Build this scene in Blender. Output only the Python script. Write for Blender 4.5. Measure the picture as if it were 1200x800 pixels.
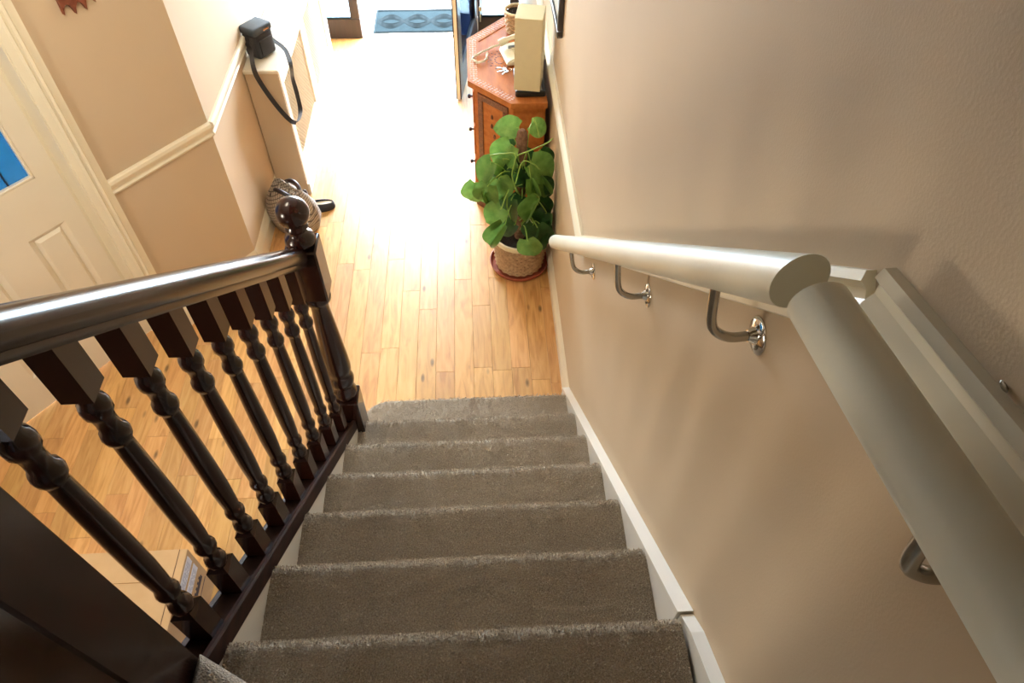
import bpy, bmesh, math, random
from mathutils import Vector, Matrix, noise
random.seed(7)
S = bpy.context.scene
for o in list(bpy.data.objects): bpy.data.objects.remove(o)
C = S.collection
# ------------------------------------------------------------------ camera
FPX, PITCH, YAW, ROLL = 823.86, 0.88048, 0.06684, 0.01664
CAM = Vector((-0.3814, -1.7335, 2.6629))
def cam_axes():
    cp, sp, cy, sy = math.cos(PITCH), math.sin(PITCH), math.cos(YAW), math.sin(YAW)
    f = Vector((sy*cp, cy*cp, -sp)); r = Vector((cy, -sy, 0)); u = r.cross(f)
    c, s = math.cos(ROLL), math.sin(ROLL)
    return c*r + s*u, -s*r + c*u, f
cr, cu, cf = cam_axes()
cd = bpy.data.cameras.new('camera'); cam = bpy.data.objects.new('camera', cd); C.objects.link(cam)
cd.sensor_width = 36; cd.lens = FPX/1200*36; cd.clip_start = 0.02
cam.matrix_world = Matrix(((cr.x, cu.x, -cf.x, CAM.x), (cr.y, cu.y, -cf.y, CAM.y), (cr.z, cu.z, -cf.z, CAM.z), (0, 0, 0, 1)))
S.camera = cam
# ------------------------------------------------------------------ world, light, exposure
w = bpy.data.worlds.new('daylight'); S.world = w; w.use_nodes = True
bg = w.node_tree.nodes['Background']; bg.inputs[0].default_value = (0.80, 0.90, 1.0, 1); bg.inputs[1].default_value = 44.0
S.view_settings.view_transform = 'Standard'; S.view_settings.look = 'None'
S.view_settings.gamma = 1; S.view_settings.use_curve_mapping = False
S.view_settings.exposure = 0.34
S.cycles.max_bounces = 10; S.cycles.diffuse_bounces = 6
S.cycles.sample_clamp_indirect = 8
def area(name, loc, direction, sx, sy, power, col, portal=False):
    l = bpy.data.lights.new(name, 'AREA'); l.shape = 'RECTANGLE'; l.size = sx; l.size_y = sy; l.energy = power; l.color = col
    if portal: l.cycles.is_portal = True
    o = bpy.data.objects.new(name, l); C.objects.link(o); o.location = loc
    o.rotation_euler = Vector(direction).to_track_quat('-Z', 'Z').to_euler(); return o
area('front_door_portal', (-0.75, 3.62, 1.05), (0, -1, 0), 1.5, 2.2, 1, (1, 1, 1), True)
area('added_hall_fill', (-1.25, -0.1, 2.42), (-0.5, 0.2, -0.85), 0.4, 0.4, 10, (1.0, 0.86, 0.66))  # added fill under the ceiling, no fixture; brightens the diagonal wall
area('added_left_fill', (-2.35, -1.25, 1.55), (0.75, 0.55, -0.12), 0.3, 0.3, 15, (1.0, 0.88, 0.70))  # added stand-in for unseen light from the left, throws the baluster shadows
# ------------------------------------------------------------------ materials
def newmat(name):
    m = bpy.data.materials.new(name); m.use_nodes = True
    return m, m.node_tree, m.node_tree.nodes['Principled BSDF']
def N(nt, t, **k):
    n = nt.nodes.new(t)
    for a, b in k.items(): setattr(n, a, b)
    return n
def ramp(nt, stops):
    n = N(nt, 'ShaderNodeValToRGB'); e = n.color_ramp.elements
    while len(e) < len(stops): e.new(0.5)
    for i, (p, c) in enumerate(stops): e[i].position = p; e[i].color = (*c, 1)
    return n
def mat(name, col, rough=0.5, metal=0, coat=0, nscale=None, col2=None, bump=0, bscale=None, stretch=None, spec=0.5, rnd=0, detail=4, coatr=0.05, sheen=0):
    m, nt, b = newmat(name)
    b.inputs['Base Color'].default_value = (*col, 1); b.inputs['Roughness'].default_value = rough
    b.inputs['Metallic'].default_value = metal; b.inputs['Coat Weight'].default_value = coat
    b.inputs['Coat Roughness'].default_value = coatr
    b.inputs['Specular IOR Level'].default_value = spec; b.inputs['Sheen Weight'].default_value = sheen
    tc = N(nt, 'ShaderNodeTexCoord'); mp = N(nt, 'ShaderNodeMapping'); nt.links.new(tc.outputs['Object'], mp.inputs[0])
    if stretch: mp.inputs['Scale'].default_value = stretch
    if rnd:
        oi = N(nt, 'ShaderNodeObjectInfo'); mu = N(nt, 'ShaderNodeMath', operation='MULTIPLY'); mu.inputs[1].default_value = 37.0
        nt.links.new(oi.outputs['Random'], mu.inputs[0]); nt.links.new(mu.outputs[0], mp.inputs['Location'])
    out = None
    if nscale:
        no = N(nt, 'ShaderNodeTexNoise'); no.inputs['Scale'].default_value = nscale; no.inputs['Detail'].default_value = detail
        nt.links.new(mp.outputs[0], no.inputs[0])
        rp = ramp(nt, [(0.32, col), (0.68, col2 or col)]); nt.links.new(no.outputs[0], rp.inputs[0]); out = rp.outputs[0]
        if rnd:
            hs = N(nt, 'ShaderNodeHueSaturation'); mr = N(nt, 'ShaderNodeMapRange'); mr.inputs[3].default_value = 1-rnd; mr.inputs[4].default_value = 1+rnd
            nt.links.new(oi.outputs['Random'], mr.inputs[0]); nt.links.new(mr.outputs[0], hs.inputs['Value']); nt.links.new(out, hs.inputs['Color']); out = hs.outputs[0]
        nt.links.new(out, b.inputs['Base Color'])
    if bump:
        n2 = N(nt, 'ShaderNodeTexNoise'); n2.inputs['Scale'].default_value = bscale or 80; n2.inputs['Detail'].default_value = 3
        nt.links.new(mp.outputs[0], n2.inputs[0])
        bp_ = N(nt, 'ShaderNodeBump'); bp_.inputs['Strength'].default_value = bump; bp_.inputs['Distance'].default_value = 0.01
        nt.links.new(n2.outputs[0], bp_.inputs['Height']); nt.links.new(bp_.outputs[0], b.inputs['Normal'])
    return m
M = {}
M['wall'] = mat('beige_wall_paint', (0.575, 0.455, 0.315), 0.75, nscale=3, col2=(0.595, 0.472, 0.328), bump=0.05, bscale=260, spec=0.3)
M['ceiling'] = mat('ceiling_paint', (0.75, 0.72, 0.66), 0.9)
M['gloss'] = mat('cream_gloss_paint', (0.82, 0.76, 0.60), 0.3, nscale=8, col2=(0.80, 0.735, 0.575), spec=0.5)
M['rail'] = mat('ivory_satin_paint', (0.74, 0.73, 0.60), 0.32, bump=0.06, bscale=25, spec=0.5, nscale=5, col2=(0.71, 0.70, 0.58))
M['string'] = mat('white_gloss_paint', (0.84, 0.82, 0.76), 0.25)
M['doorpaint'] = mat('door_cream_paint', (0.83, 0.77, 0.64), 0.35, nscale=5, col2=(0.80, 0.74, 0.61))
M['dark'] = mat('dark_varnished_wood', (0.014, 0.005, 0.003), 0.22, coat=0.2, coatr=0.12, nscale=14, col2=(0.034, 0.009, 0.006), stretch=(3, 3, 0.5), spec=0.4)
M['darkrail'] = mat('dark_wood_worn', (0.016, 0.006, 0.004), 0.55, nscale=14, col2=(0.04, 0.012, 0.008), stretch=(3, 0.5, 3), spec=0.25)
M['darkmatt'] = mat('dull_dark_wood', (0.02, 0.008, 0.006), 0.75, spec=0.15)
M['darkglass'] = None
M['doordark'] = mat('dark_door_wood', (0.028, 0.011, 0.010), 0.4, nscale=12, col2=(0.016, 0.007, 0.007), stretch=(4, 4, 0.4))
M['chrome'] = mat('chrome', (0.75, 0.74, 0.72), 0.12, metal=1)
M['steel'] = mat('aged_nickel', (0.42, 0.40, 0.36), 0.25, metal=1)
M['sub'] = mat('subfloor_dark', (0.10, 0.055, 0.025), 0.8)
M['conc'] = mat('pale_paving', (0.62, 0.60, 0.58), 0.9, nscale=20, col2=(0.52, 0.50, 0.48))
M['carpet'] = mat('taupe_carpet', (0.38, 0.32, 0.245), 0.95, nscale=300, col2=(0.70, 0.61, 0.49), bump=1.0, bscale=330, detail=9, spec=0.1, sheen=0.3)
M['pile'] = mat('taupe_carpet_pile', (0.22, 0.175, 0.125), 0.95, nscale=260, col2=(0.92, 0.84, 0.72), spec=0.05, detail=3, sheen=0.6)
M['console'] = mat('orange_brown_wood', (0.42, 0.13, 0.035), 0.5, nscale=9, col2=(0.56, 0.20, 0.055), stretch=(4, 1, 4), spec=0.12)
M['consoledark'] = mat('carved_brown_wood', (0.25, 0.085, 0.03), 0.45, nscale=90, col2=(0.14, 0.045, 0.018), bump=0.5, bscale=150)
M['carvelight'] = mat('pale_inlay', (0.66, 0.42, 0.30), 0.5)
M['black'] = mat('black_plastic', (0.012, 0.012, 0.014), 0.4)
M['blackfab'] = mat('black_nylon', (0.014, 0.014, 0.018), 0.7, bump=0.4, bscale=600, nscale=200, col2=(0.03, 0.03, 0.036), sheen=0.2)
M['lid'] = mat('black_padding_sheen', (0.05, 0.065, 0.08), 0.6, bump=0.4, bscale=500)  # blue-grey sheen of the black lid put into its base colour
M['creamcard'] = mat('cream_card', (0.76, 0.66, 0.42), 0.7, nscale=30, col2=(0.74, 0.64, 0.41))
M['creamtop'] = mat('pale_yellow_card', (0.88, 0.78, 0.46), 0.6)
M['phone'] = mat('ivory_plastic', (0.72, 0.67, 0.50), 0.35)
M['grey'] = mat('grey_plastic', (0.25, 0.27, 0.30), 0.4)
M['terracotta'] = mat('terracotta', (0.36, 0.085, 0.04), 0.55, nscale=20, col2=(0.29, 0.065, 0.03))
M['soil'] = mat('dark_soil', (0.022, 0.014, 0.010), 0.95, bump=1, bscale=120)
M['wicker'] = mat('wicker_tan', (0.38, 0.225, 0.11), 0.65, nscale=60, col2=(0.60, 0.40, 0.22))
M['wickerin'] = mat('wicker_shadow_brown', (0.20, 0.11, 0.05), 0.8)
M['rim'] = mat('cream_rim', (0.80, 0.70, 0.48), 0.5)
M['moss'] = mat('coir_pole', (0.20, 0.10, 0.055), 0.95, nscale=80, col2=(0.34, 0.19, 0.11), bump=1, bscale=200)
M['stem'] = mat('green_stem', (0.26, 0.42, 0.07), 0.5)
def leafmat(name, a, b_):
    m = mat(name, a, 0.38, nscale=3.5, col2=b_, rnd=0.2, detail=3, spec=0.5)
    nt = m.node_tree; b = nt.nodes['Principled BSDF']; tr = N(nt, 'ShaderNodeBsdfTranslucent'); mx = N(nt, 'ShaderNodeMixShader'); mx.inputs[0].default_value = 0.3
    src = b.inputs['Base Color'].links[0].from_socket; nt.links.new(src, tr.inputs[0])
    nt.links.new(b.outputs[0], mx.inputs[1]); nt.links.new(tr.outputs[0], mx.inputs[2]); nt.links.new(mx.outputs[0], nt.nodes['Material Output'].inputs[0]); return m
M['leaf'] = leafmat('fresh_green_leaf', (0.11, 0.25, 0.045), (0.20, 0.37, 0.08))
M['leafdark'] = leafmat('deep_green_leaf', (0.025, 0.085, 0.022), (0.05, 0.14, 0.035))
M['card'] = mat('cardboard', (0.55, 0.36, 0.18), 0.85, nscale=12, col2=(0.60, 0.40, 0.21))
M['carddark'] = mat('cardboard_gap', (0.10, 0.055, 0.03), 0.9)
M['paper'] = mat('white_label_paper', (0.80, 0.80, 0.84), 0.6)
M['ink'] = mat('dark_print', (0.05, 0.04, 0.05), 0.7)
M['greyink'] = mat('grey_print', (0.33, 0.34, 0.42), 0.7)
M['doormat'] = mat('slate_blue_rubber', (0.013, 0.020, 0.023), 0.9, spec=0.0, nscale=40, col2=(0.016, 0.024, 0.028), bump=0.3, bscale=200)
M['matrelief'] = mat('pale_blue_grey_rubber', (0.022, 0.030, 0.034), 0.9, spec=0.0)
M['frame'] = mat('dark_picture_frame', (0.045, 0.035, 0.03), 0.4)
M['print'] = mat('faded_print', (0.5, 0.48, 0.4), 0.6, nscale=4, col2=(0.35, 0.36, 0.3))
M['orn'] = mat('red_brown_carving', (0.16, 0.04, 0.02), 0.5, nscale=40, col2=(0.27, 0.08, 0.04))
M['insole'] = mat('cream_insole', (0.75, 0.7, 0.55), 0.7)
M['bagleather'] = mat('dark_brown_leather', (0.02, 0.011, 0.012), 0.4)
M['silverline'] = mat('lead_came', (0.02, 0.025, 0.04), 0.5, metal=0.5)
def glassmat(name, tint, trans):
    m, nt, b = newmat(name)
    tp = N(nt, 'ShaderNodeBsdfTransparent'); tp.inputs[0].default_value = (*tint, 1)
    gl = N(nt, 'ShaderNodeBsdfGlossy'); gl.inputs['Roughness'].default_value = 0.05
    tl = N(nt, 'ShaderNodeBsdfTranslucent'); tl.inputs[0].default_value = (*tint, 1)
    m1 = N(nt, 'ShaderNodeMixShader'); m1.inputs[0].default_value = trans
    m2 = N(nt, 'ShaderNodeMixShader'); m2.inputs[0].default_value = 0.07
    nt.links.new(tp.outputs[0], m1.inputs[1]); nt.links.new(tl.outputs[0], m1.inputs[2])
    nt.links.new(m1.outputs[0], m2.inputs[1]); nt.links.new(gl.outputs[0], m2.inputs[2])
    nt.links.new(m2.outputs[0], nt.nodes['Material Output'].inputs[0]); return m
M['glass'] = glassmat('pale_blue_glass', (0.75, 0.88, 0.95), 0.2)
M['darkglass'] = glassmat('smoky_door_glass', (0.035, 0.05, 0.085), 0.1)
M['blueglass'] = glassmat('blue_obscured_glass', (0.022, 0.085, 0.125), 0.5)
# plank wood: grain + knots + per-board tone
def plankmat():
    m, nt, b = newmat('honey_oak_board'); L = nt.links.new
    tc = N(nt, 'ShaderNodeTexCoord'); oi = N(nt, 'ShaderNodeObjectInfo'); mp = N(nt, 'ShaderNodeMapping')
    mu = N(nt, 'ShaderNodeMath', operation='MULTIPLY'); mu.inputs[1].default_value = 91.0
    L(tc.outputs['Object'], mp.inputs[0]); L(oi.outputs['Random'], mu.inputs[0]); L(mu.outputs[0], mp.inputs['Location'])
    mp.inputs['Scale'].default_value = (14, 1.6, 14)
    no = N(nt, 'ShaderNodeTexNoise'); no.inputs['Scale'].default_value = 2.2; no.inputs['Detail'].default_value = 6; no.inputs['Distortion'].default_value = 1.6
    L(mp.outputs[0], no.inputs[0])
    rp = ramp(nt, [(0.28, (0.50, 0.245, 0.075)), (0.5, (0.66, 0.36, 0.125)), (0.75, (0.76, 0.46, 0.19))]); L(no.outputs[0], rp.inputs[0])
    hs = N(nt, 'ShaderNodeHueSaturation')
    wn = N(nt, 'ShaderNodeTexWhiteNoise', noise_dimensions='1D'); L(oi.outputs['Random'], wn.inputs['W'])
    mr = N(nt, 'ShaderNodeMapRange'); mr.inputs[3].default_value = 0.84; mr.inputs[4].default_value = 1.12; L(wn.outputs['Value'], mr.inputs[0]); L(mr.outputs[0], hs.inputs['Value'])
    mr2 = N(nt, 'ShaderNodeMapRange'); mr2.inputs[3].default_value = 0.495; mr2.inputs[4].default_value = 0.508; L(oi.outputs['Random'], mr2.inputs[0]); L(mr2.outputs[0], hs.inputs['Hue'])
    L(rp.outputs[0], hs.inputs['Color'])
    mp2 = N(nt, 'ShaderNodeMapping'); mp2.inputs['Scale'].default_value = (11, 4.2, 1); L(tc.outputs['Object'], mp2.inputs[0]); L(mu.outputs[0], mp2.inputs['Location'])
    vo = N(nt, 'ShaderNodeTexVoronoi'); vo.inputs['Scale'].default_value = 1.0; L(mp2.outputs[0], vo.inputs[0])
    kr = ramp(nt, [(0.05, (0.16, 0.16, 0.16)), (0.13, (1, 1, 1))]); L(vo.outputs['Distance'], kr.inputs[0])
    mx = N(nt, 'ShaderNodeMixRGB', blend_type='MULTIPLY'); mx.inputs[0].default_value = 0.8; L(hs.outputs[0], mx.inputs[1]); L(kr.outputs[0], mx.inputs[2])
    L(mx.outputs[0], b.inputs['Base Color'])
    b.inputs['Roughness'].default_value = 0.36; b.inputs['Coat Weight'].default_value = 0.8; b.inputs['Coat Roughness'].default_value = 0.26
    return m
M['plank'] = plankmat()
def plaidmat():
    m, nt, b = newmat('plaid_cloth'); L = nt.links.new
    tc = N(nt, 'ShaderNodeTexCoord'); mp = N(nt, 'ShaderNodeMapping'); L(tc.outputs['Object'], mp.inputs[0]); mp.inputs['Rotation'].default_value = (0, 0.5, 0.6)
    a = N(nt, 'ShaderNodeTexWave', bands_direction='X'); a.inputs['Scale'].default_value = 22; c = N(nt, 'ShaderNodeTexWave', bands_direction='Z'); c.inputs['Scale'].default_value = 22
    L(mp.outputs[0], a.inputs[0]); L(mp.outputs[0], c.inputs[0])
    mx = N(nt, 'ShaderNodeMath', operation='MINIMUM'); L(a.outputs['Fac'], mx.inputs[0]); L(c.outputs['Fac'], mx.inputs[1])
    r = ramp(nt, [(0.04, (0.10, 0.08, 0.07)), (0.22, (0.46, 0.40, 0.33))]); L(mx.outputs[0], r.inputs[0]); L(r.outputs[0], b.inputs['Base Color']); b.inputs['Roughness'].default_value = 0.85
    return m
M['plaid'] = plaidmat()
# ------------------------------------------------------------------ mesh helpers
WP = {}
class MB:
    def __init__(s): s.bm = bmesh.new()
    def box(s, x0, x1, y0, y1, z0, z1, bev=0, mx=None, seg=1):
        g = bmesh.ops.create_cube(s.bm, size=1)['verts']
        for v in g: v.co = Vector(((x0+x1)/2 + v.co.x*(x1-x0), (y0+y1)/2 + v.co.y*(y1-y0), (z0+z1)/2 + v.co.z*(z1-z0)))
        if bev:
            es = list({e for v in g for e in v.link_edges})
            r = bmesh.ops.bevel(s.bm, geom=es, offset=bev, segments=seg, affect='EDGES', profile=0.5)
            g = list({v for f in r['faces'] for v in f.verts} | {v for v in g if v.is_valid})
        if mx:
            for v in g: v.co = mx @ v.co
        return s
    def prism(s, poly, a0, a1, axis='z', mx=None):
        def p3(p, a):
            if axis == 'z': return Vector((p[0], p[1], a))
            if axis == 'x': return Vector((a, p[0], p[1]))
            return Vector((p[0], a, p[1]))
        lo = [s.bm.verts.new(mx @ p3(p, a0) if mx else p3(p, a0)) for p in poly]; hi = [s.bm.verts.new(mx @ p3(p, a1) if mx else p3(p, a1)) for p in poly]
        n = len(poly)
        for i in range(n): s.bm.faces.new((lo[i], lo[(i+1) % n], hi[(i+1) % n], hi[i]))
        s.bm.faces.new(lo[::-1]); s.bm.faces.new(hi); return s
    def lathe(s, prof, c=(0, 0, 0), seg=24, mx=None, wob=None):
        rings = []
        for r, z in prof:
            ring = []
            for k in range(seg):
                a = 2*math.pi*k/seg; p = Vector((c[0]+r*math.cos(a), c[1]+r*math.sin(a), c[2]+z))
                if wob: p += wob(a, z)
                ring.append(s.bm.verts.new(mx @ p if mx else p))
            rings.append(ring)
        for A, B in zip(rings, rings[1:]):
            for k in range(seg): s.bm.faces.new((A[k], A[(k+1) % seg], B[(k+1) % seg], B[k]))
        s.bm.faces.new(rings[0][::-1]); s.bm.faces.new(rings[-1]); return s
    def tube(s, pts, r, seg=8, flat=None, up=None):
        pts = [Vector(p) for p in pts]; rings = []
        rr = r if isinstance(r, (list, tuple)) else [r]*len(pts)
        prev = None
        for i, p in enumerate(pts):
            t = (pts[min(i+1, len(pts)-1)] - pts[max(i-1, 0)]).normalized()
            if prev is None:
                a = Vector(up) if up else (Vector((0, 0, 1)) if abs(t.z) < 0.9 else Vector((1, 0, 0)))
                n = (a - t*a.dot(t)).normalized()
            else: n = (prev - t*prev.dot(t)).normalized()
            prev = n; b = t.cross(n)
            fl = flat or 1
            rings.append([s.bm.verts.new(p + n*math.cos(2*math.pi*k/seg)*rr[i] + b*math.sin(2*math.pi*k/seg)*rr[i]*fl) for k in range(seg)])
        for A, B in zip(rings, rings[1:]):
            for k in range(seg): s.bm.faces.new((A[k], A[(k+1) % seg], B[(k+1) % seg], B[k]))
        s.bm.faces.new(rings[0][::-1]); s.bm.faces.new(rings[-1]); return s
    def sphere(s, c, r, seg=16, sc=(1, 1, 1)):
        g = bmesh.ops.create_uvsphere(s.bm, u_segments=seg, v_segments=seg//2+2, radius=r)['verts']
        for v in g: v.co = Vector((c[0]+v.co.x*sc[0], c[1]+v.co.y*sc[1], c[2]+v.co.z*sc[2]))
        return s
    def mesh(s, name, m, smooth=False):
        bmesh.ops.recalc_face_normals(s.bm, faces=s.bm.faces)
        me = bpy.data.meshes.new(name); s.bm.to_mesh(me); s.bm.free(); me.materials.append(M[m])
        if smooth:
            for p in me.polygons: p.use_smooth = True
            me.set_sharp_from_angle(angle=math.radians(smooth if smooth > 1 else 35))
        return me
    def build(s, name, m, parent=None, smooth=False, at=None, **tags):
        return link(name, s.mesh(name, m, smooth), parent, at, **tags)
def link(name, me, parent=None, at=None, **tags):
    o = bpy.data.objects.new(name, me); C.objects.link(o)
    wpos = Vector(at) if at is not None else Vector((0, 0, 0))
    if parent is not None:
        o.parent = parent; o.location = wpos - WP[parent]
    else: o.location = wpos
    WP[o] = wpos
    for k, v in tags.items(): o[k] = v
    return o
def thing(name, label, cat, loc, group=None, kind=None):
    o = bpy.data.objects.new(name, None); C.objects.link(o); o.location = loc; WP[o] = Vector(loc); o.empty_display_size = 0.05
    o['label'] = label; o['category'] = cat
    if group: o['group'] = group
    if kind: o['kind'] = kind
    return o
def spline(pts, n=6):
    pts = [Vector(p) for p in pts]; P = [pts[0]*2-pts[1]] + pts + [pts[-1]*2-pts[-2]]; out = []
    for i in range(1, len(P)-2):
        for k in range(n):
            t = k/n; a, b, c, d = P[i-1:i+3]
            out.append(0.5*((2*b) + (c-a)*t + (2*a-5*b+4*c-d)*t*t + (3*b-a-3*c+d)*t**3))
    return out + [pts[-1]]
RISE, GO = 0.19, 0.2197
def nos(y): return RISE - y*RISE/GO          # height of the nosing line at y
XR, XL = -0.031, -0.862                      # inner faces of the two strings
U = Vector((-0.61560, -0.78806, 0)); K = Vector((-1.5428, 1.0219, 0)); NN = Vector((0.78806, -0.61560, 0)); REC = 0.106
def dp(u, off, z): p = K + U*u + NN*off; return Vector((p.x, p.y, z))
DM = Matrix(((U.x, NN.x, 0, K.x), (U.y, NN.y, 0, K.y), (0, 0, 1, 0), (0, 0, 0, 1)))   # local (along wall, out of wall, up)
def px(p, q=None):
    return (cf + cr*((p[0]-600)/FPX) - cu*((p[1]-400)/FPX))
def aty(p, y): d = px(p); return CAM + d*((y-CAM.y)/d.y)
def atx(p, x): d = px(p); return CAM + d*((x-CAM.x)/d.x)
def atz(p, z): d = px(p); return CAM + d*((z-CAM.z)/d.z)
ST = dict(kind='structure')
# ------------------------------------------------------------------ shell
MB().box(0, 0.1, -2.8, 3.62, 0, 4.7).build('wall_right', 'wall', **ST)
MB().box(-2.95, 0, -2.9, -2.8, 0, 4.7).build('wall_back', 'wall', **ST)
LEFTX = -2.70
MB().box(LEFTX-0.1, LEFTX, -2.8, -0.28, 0, 4.7).build('wall_left', 'wall', **ST)
b = MB(); b.box(-1.70, K.x, K.y, 3.62, 0, 2.5); b.build('wall_hall_left', 'wall', **ST)
b = MB(); b.box(0, 0.58, -0.15, 0, 0, 2.5, mx=DM); b.box(0.58, 1.535, -0.15, 0, 2.03, 2.5, mx=DM); b.box(1.535, 1.86, -0.15, 0, 0, 2.5, mx=DM)
b.build('wall_diagonal', 'wall', **ST)
b = MB(); b.box(-1.70, -1.47, 3.50, 3.62, 0, 2.5); b.box(-1.47, 0, 3.50, 3.62, 2.06, 2.5); b.build('wall_front', 'wall', **ST)
b = MB(); b.box(-2.95, 0, -0.3, 3.62, 2.5, 2.6); b.box(-2.95, -0.95, -2.8, -0.3, 2.5, 2.6); b.build('ceiling', 'ceiling', **ST)
b = MB(); b.box(-2.95, 0, -2.8, 0.35, 4.6, 4.7); b.build('ceiling_landing', 'ceiling', **ST)
b = MB(); b.box(-2.95, 0, -0.3, -0.2, 2.6, 4.6); b.build('wall_landing', 'wall', **ST)
MB().box(-6, 3, 3.5, 9, -0.06, -0.016).build('ground', 'conc', **ST)
MB().box(-6, -2.0, -2, 3.5, -0.06, -0.016).build('ground_side', 'conc', **ST)
MB().box(-1.8, 0.3, 3.62, 4.5, 2.4, 2.5).build('added_shade_roof', 'ceiling', **ST)  # unseen slab added outside the doorway to shade the door mat
# floor and its boards
fl = MB().box(-2.9, 0, -2.8, 3.56, -0.05, -0.010).build('floor', 'sub', **ST)
PW = 0.09; pm = {}
def board(Lq):
    if Lq in pm: return pm[Lq]
    g = MB(); g.box(-PW/2+0.0003, PW/2-0.0003, -Lq/2+0.0004, Lq/2-0.0004, -0.010, 0, bev=0.0009); pm[Lq] = g.mesh('board', 'plank'); return pm[Lq]
nb = 0; x = -0.875 - PW*20 + PW/2
strips = []
while x < -0.02: strips.append(x); x += PW
for x in strips:
    # visible stretch of this strip
    if x > -0.93: y0, y1 = -0.10, 3.52
    else: y0, y1 = (-1.35 if x > -2.4 else -0.9), 3.52
    if x < K.x: y1 = K.y + (x-K.x)/U.x*U.y + 0.16
    y = y0 - random.uniform(0, 0.4)
    while y < y1 and nb < 298:
        Lq = random.choice([0.4, 0.5, 0.5, 0.62, 0.62, 0.78, 0.95])
        if y + Lq > 3.56:
            Lq = round(3.56-y, 3)
            if Lq < 0.02: break
        link('board', board(Lq), fl, (x, y+Lq/2, 0)); nb += 1; y += Lq
print('boards', nb)
assert nb < 299
# skirting boards
SKP = [(0, 0), (0.018, 0), (0.018, 0.075), (0.012, 0.088), (0.008, 0.098), (0.005, 0.11), (0, 0.12)]
MB().prism([(-a, z) for a, z in SKP], 0.0866, 3.5, 'y').build('baseboard_right', 'gloss', **ST)
SKL = [(a, z*1.16) for a, z in SKP]
MB().prism([(K.x+a, z) for a, z in SKL], K.y, 3.5, 'y').build('baseboard_left', 'gloss', **ST)
MB().prism([(a, z) for a, z in SKL], 0, 0.507, 'x', mx=DM).build('baseboard_diagonal', 'gloss', **ST)
# dado rails
DP = [(-0.034, 0), (-0.034, 0.010), (-0.024, 0.015), (-0.016, 0.009), (-0.006, 0.010), (0.004, 0.018), (0.018, 0.022), (0.030, 0.020), (0.034, 0.012), (0.034, 0)]
def sweep(path, fn):
    b = MB(); rings = []
    path = [Vector(p) for p in path]
    for i, p in enumerate(path):
        t0 = (p-path[i-1]).normalized() if i else None; t1 = (path[i+1]-p).normalized() if i < len(path)-1 else None
        t = ((t0 or t1) + (t1 or t0)).normalized(); n = Vector((-t.y, t.x)); k = 1/max(0.3, n.dot(Vector((-(t1 or t0).y, (t1 or t0).x))))
        rings.append([b.bm.verts.new(fn(p.x+n.x*d*k, p.y+n.y*d*k, th)) for d, th in DP])
    n = len(DP)
    for A, B in zip(rings, rings[1:]):
        for k in range(n): b.bm.faces.new((A[k], A[(k+1) % n], B[(k+1) % n], B[k]))
    b.bm.faces.new(rings[0]); b.bm.faces.new(rings[-1][::-1]); return b
wr = lambda s, z, t: Vector((-t, s, z))
sweep([(3.5, 0.916), (0.15, 0.916), (-1.292, 0.916+1.442*0.865)], wr).build('trim_1', 'gloss', smooth=25, **ST)
sweep([(-1.298, 2.180), (-2.79, 2.180+1.49*0.2)], lambda s, z, t: Vector((-t*1.15, s, z))).build('trim_2', 'gloss', smooth=25, **ST)
MB().sphere((-0.002, -1.452, 2.250), 0.0035, 8, (0.5, 1.6, 0.8)).build('wall_plug', 'steel', bpy.data.objects['trim_2'])
DL = 0.862
sweep([(0.0, DL), (0.507, DL)], lambda s, z, t: dp(s, t, z)).build('trim_3', 'gloss', smooth=25, **ST)
sweep([(K.y, DL), (3.5, DL)], lambda s, z, t: Vector((K.x+t, s, z))).build('trim_4', 'gloss', smooth=25, **ST)
# ------------------------------------------------------------------ internal door in diagonal wall
AP = [(0, 0), (0, 0.016), (0.026, 0.018), (0.034, 0.027), (0.040, 0.020), (0.048, 0.018), (0.055, 0.024), (0.063, 0.017), (0.080, 0.013), (0.088, 0.010), (0.088, 0)]
b = MB()
b.prism([(0.507+a, t) for a, t in AP], 0, 2.10, 'z', mx=DM); b.prism([(1.607-a, t) for a, t in AP], 0, 2.10, 'z', mx=DM)
b.box(0.507, 1.607, 0, 0.026, 2.02, 2.11, mx=DM, bev=0.006)
b.box(0.575, 0.600, -0.15, 0.004, 0, 2.03, mx=DM); b.box(1.514, 1.54, -0.15, 0.004, 0, 2.03, mx=DM); b.box(0.575, 1.54, -0.15, 0.004, 2.0, 2.03, mx=DM)
b.box(0.600, 0.612, -0.15, -REC-0.002, 0, 2.0, mx=DM); b.box(1.502, 1.514, -0.15, -REC-0.002, 0, 2.0, mx=DM)
b.build('trim_5', 'gloss', smooth=25, **ST)
dr = thing('door_1', 'cream painted panelled door with blue leaded glass in the diagonal wall', 'door', dp(0.613, -REC, 0), kind='structure')
D0, D1, GB, GT = 0.601, 1.513, 0.977, 1.80
DMR = DM @ Matrix.Translation((0, -REC, 0)); dpr = lambda u_, o_, z_: dp(u_, o_-REC, z_)
b = MB(); pan = [(0.685, 0.844), (0.987, 1.140), (1.28, 1.43)]
Y0, Y1 = -0.045, -0.005
b.box(D0, D1, Y0, Y1, 0.006, 0.185, mx=DMR); b.box(D0, D1, Y0, Y1, 0.76, GB, mx=DMR); b.box(D0, D1, Y0, Y1, GT, 1.99, mx=DMR)
ed = [D0] + [v for a in pan for v in a] + [D1]
for i in range(0, len(ed), 2): b.box(ed[i], ed[i+1], Y0, Y1, 0.185, 0.76, mx=DMR)
b.box(D0, 0.694, Y0, Y1, GB, GT, mx=DMR); b.box(1.43, D1, Y0, Y1, GB, GT, mx=DMR)
b.build('door_frame', 'doorpaint', dr)
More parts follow.
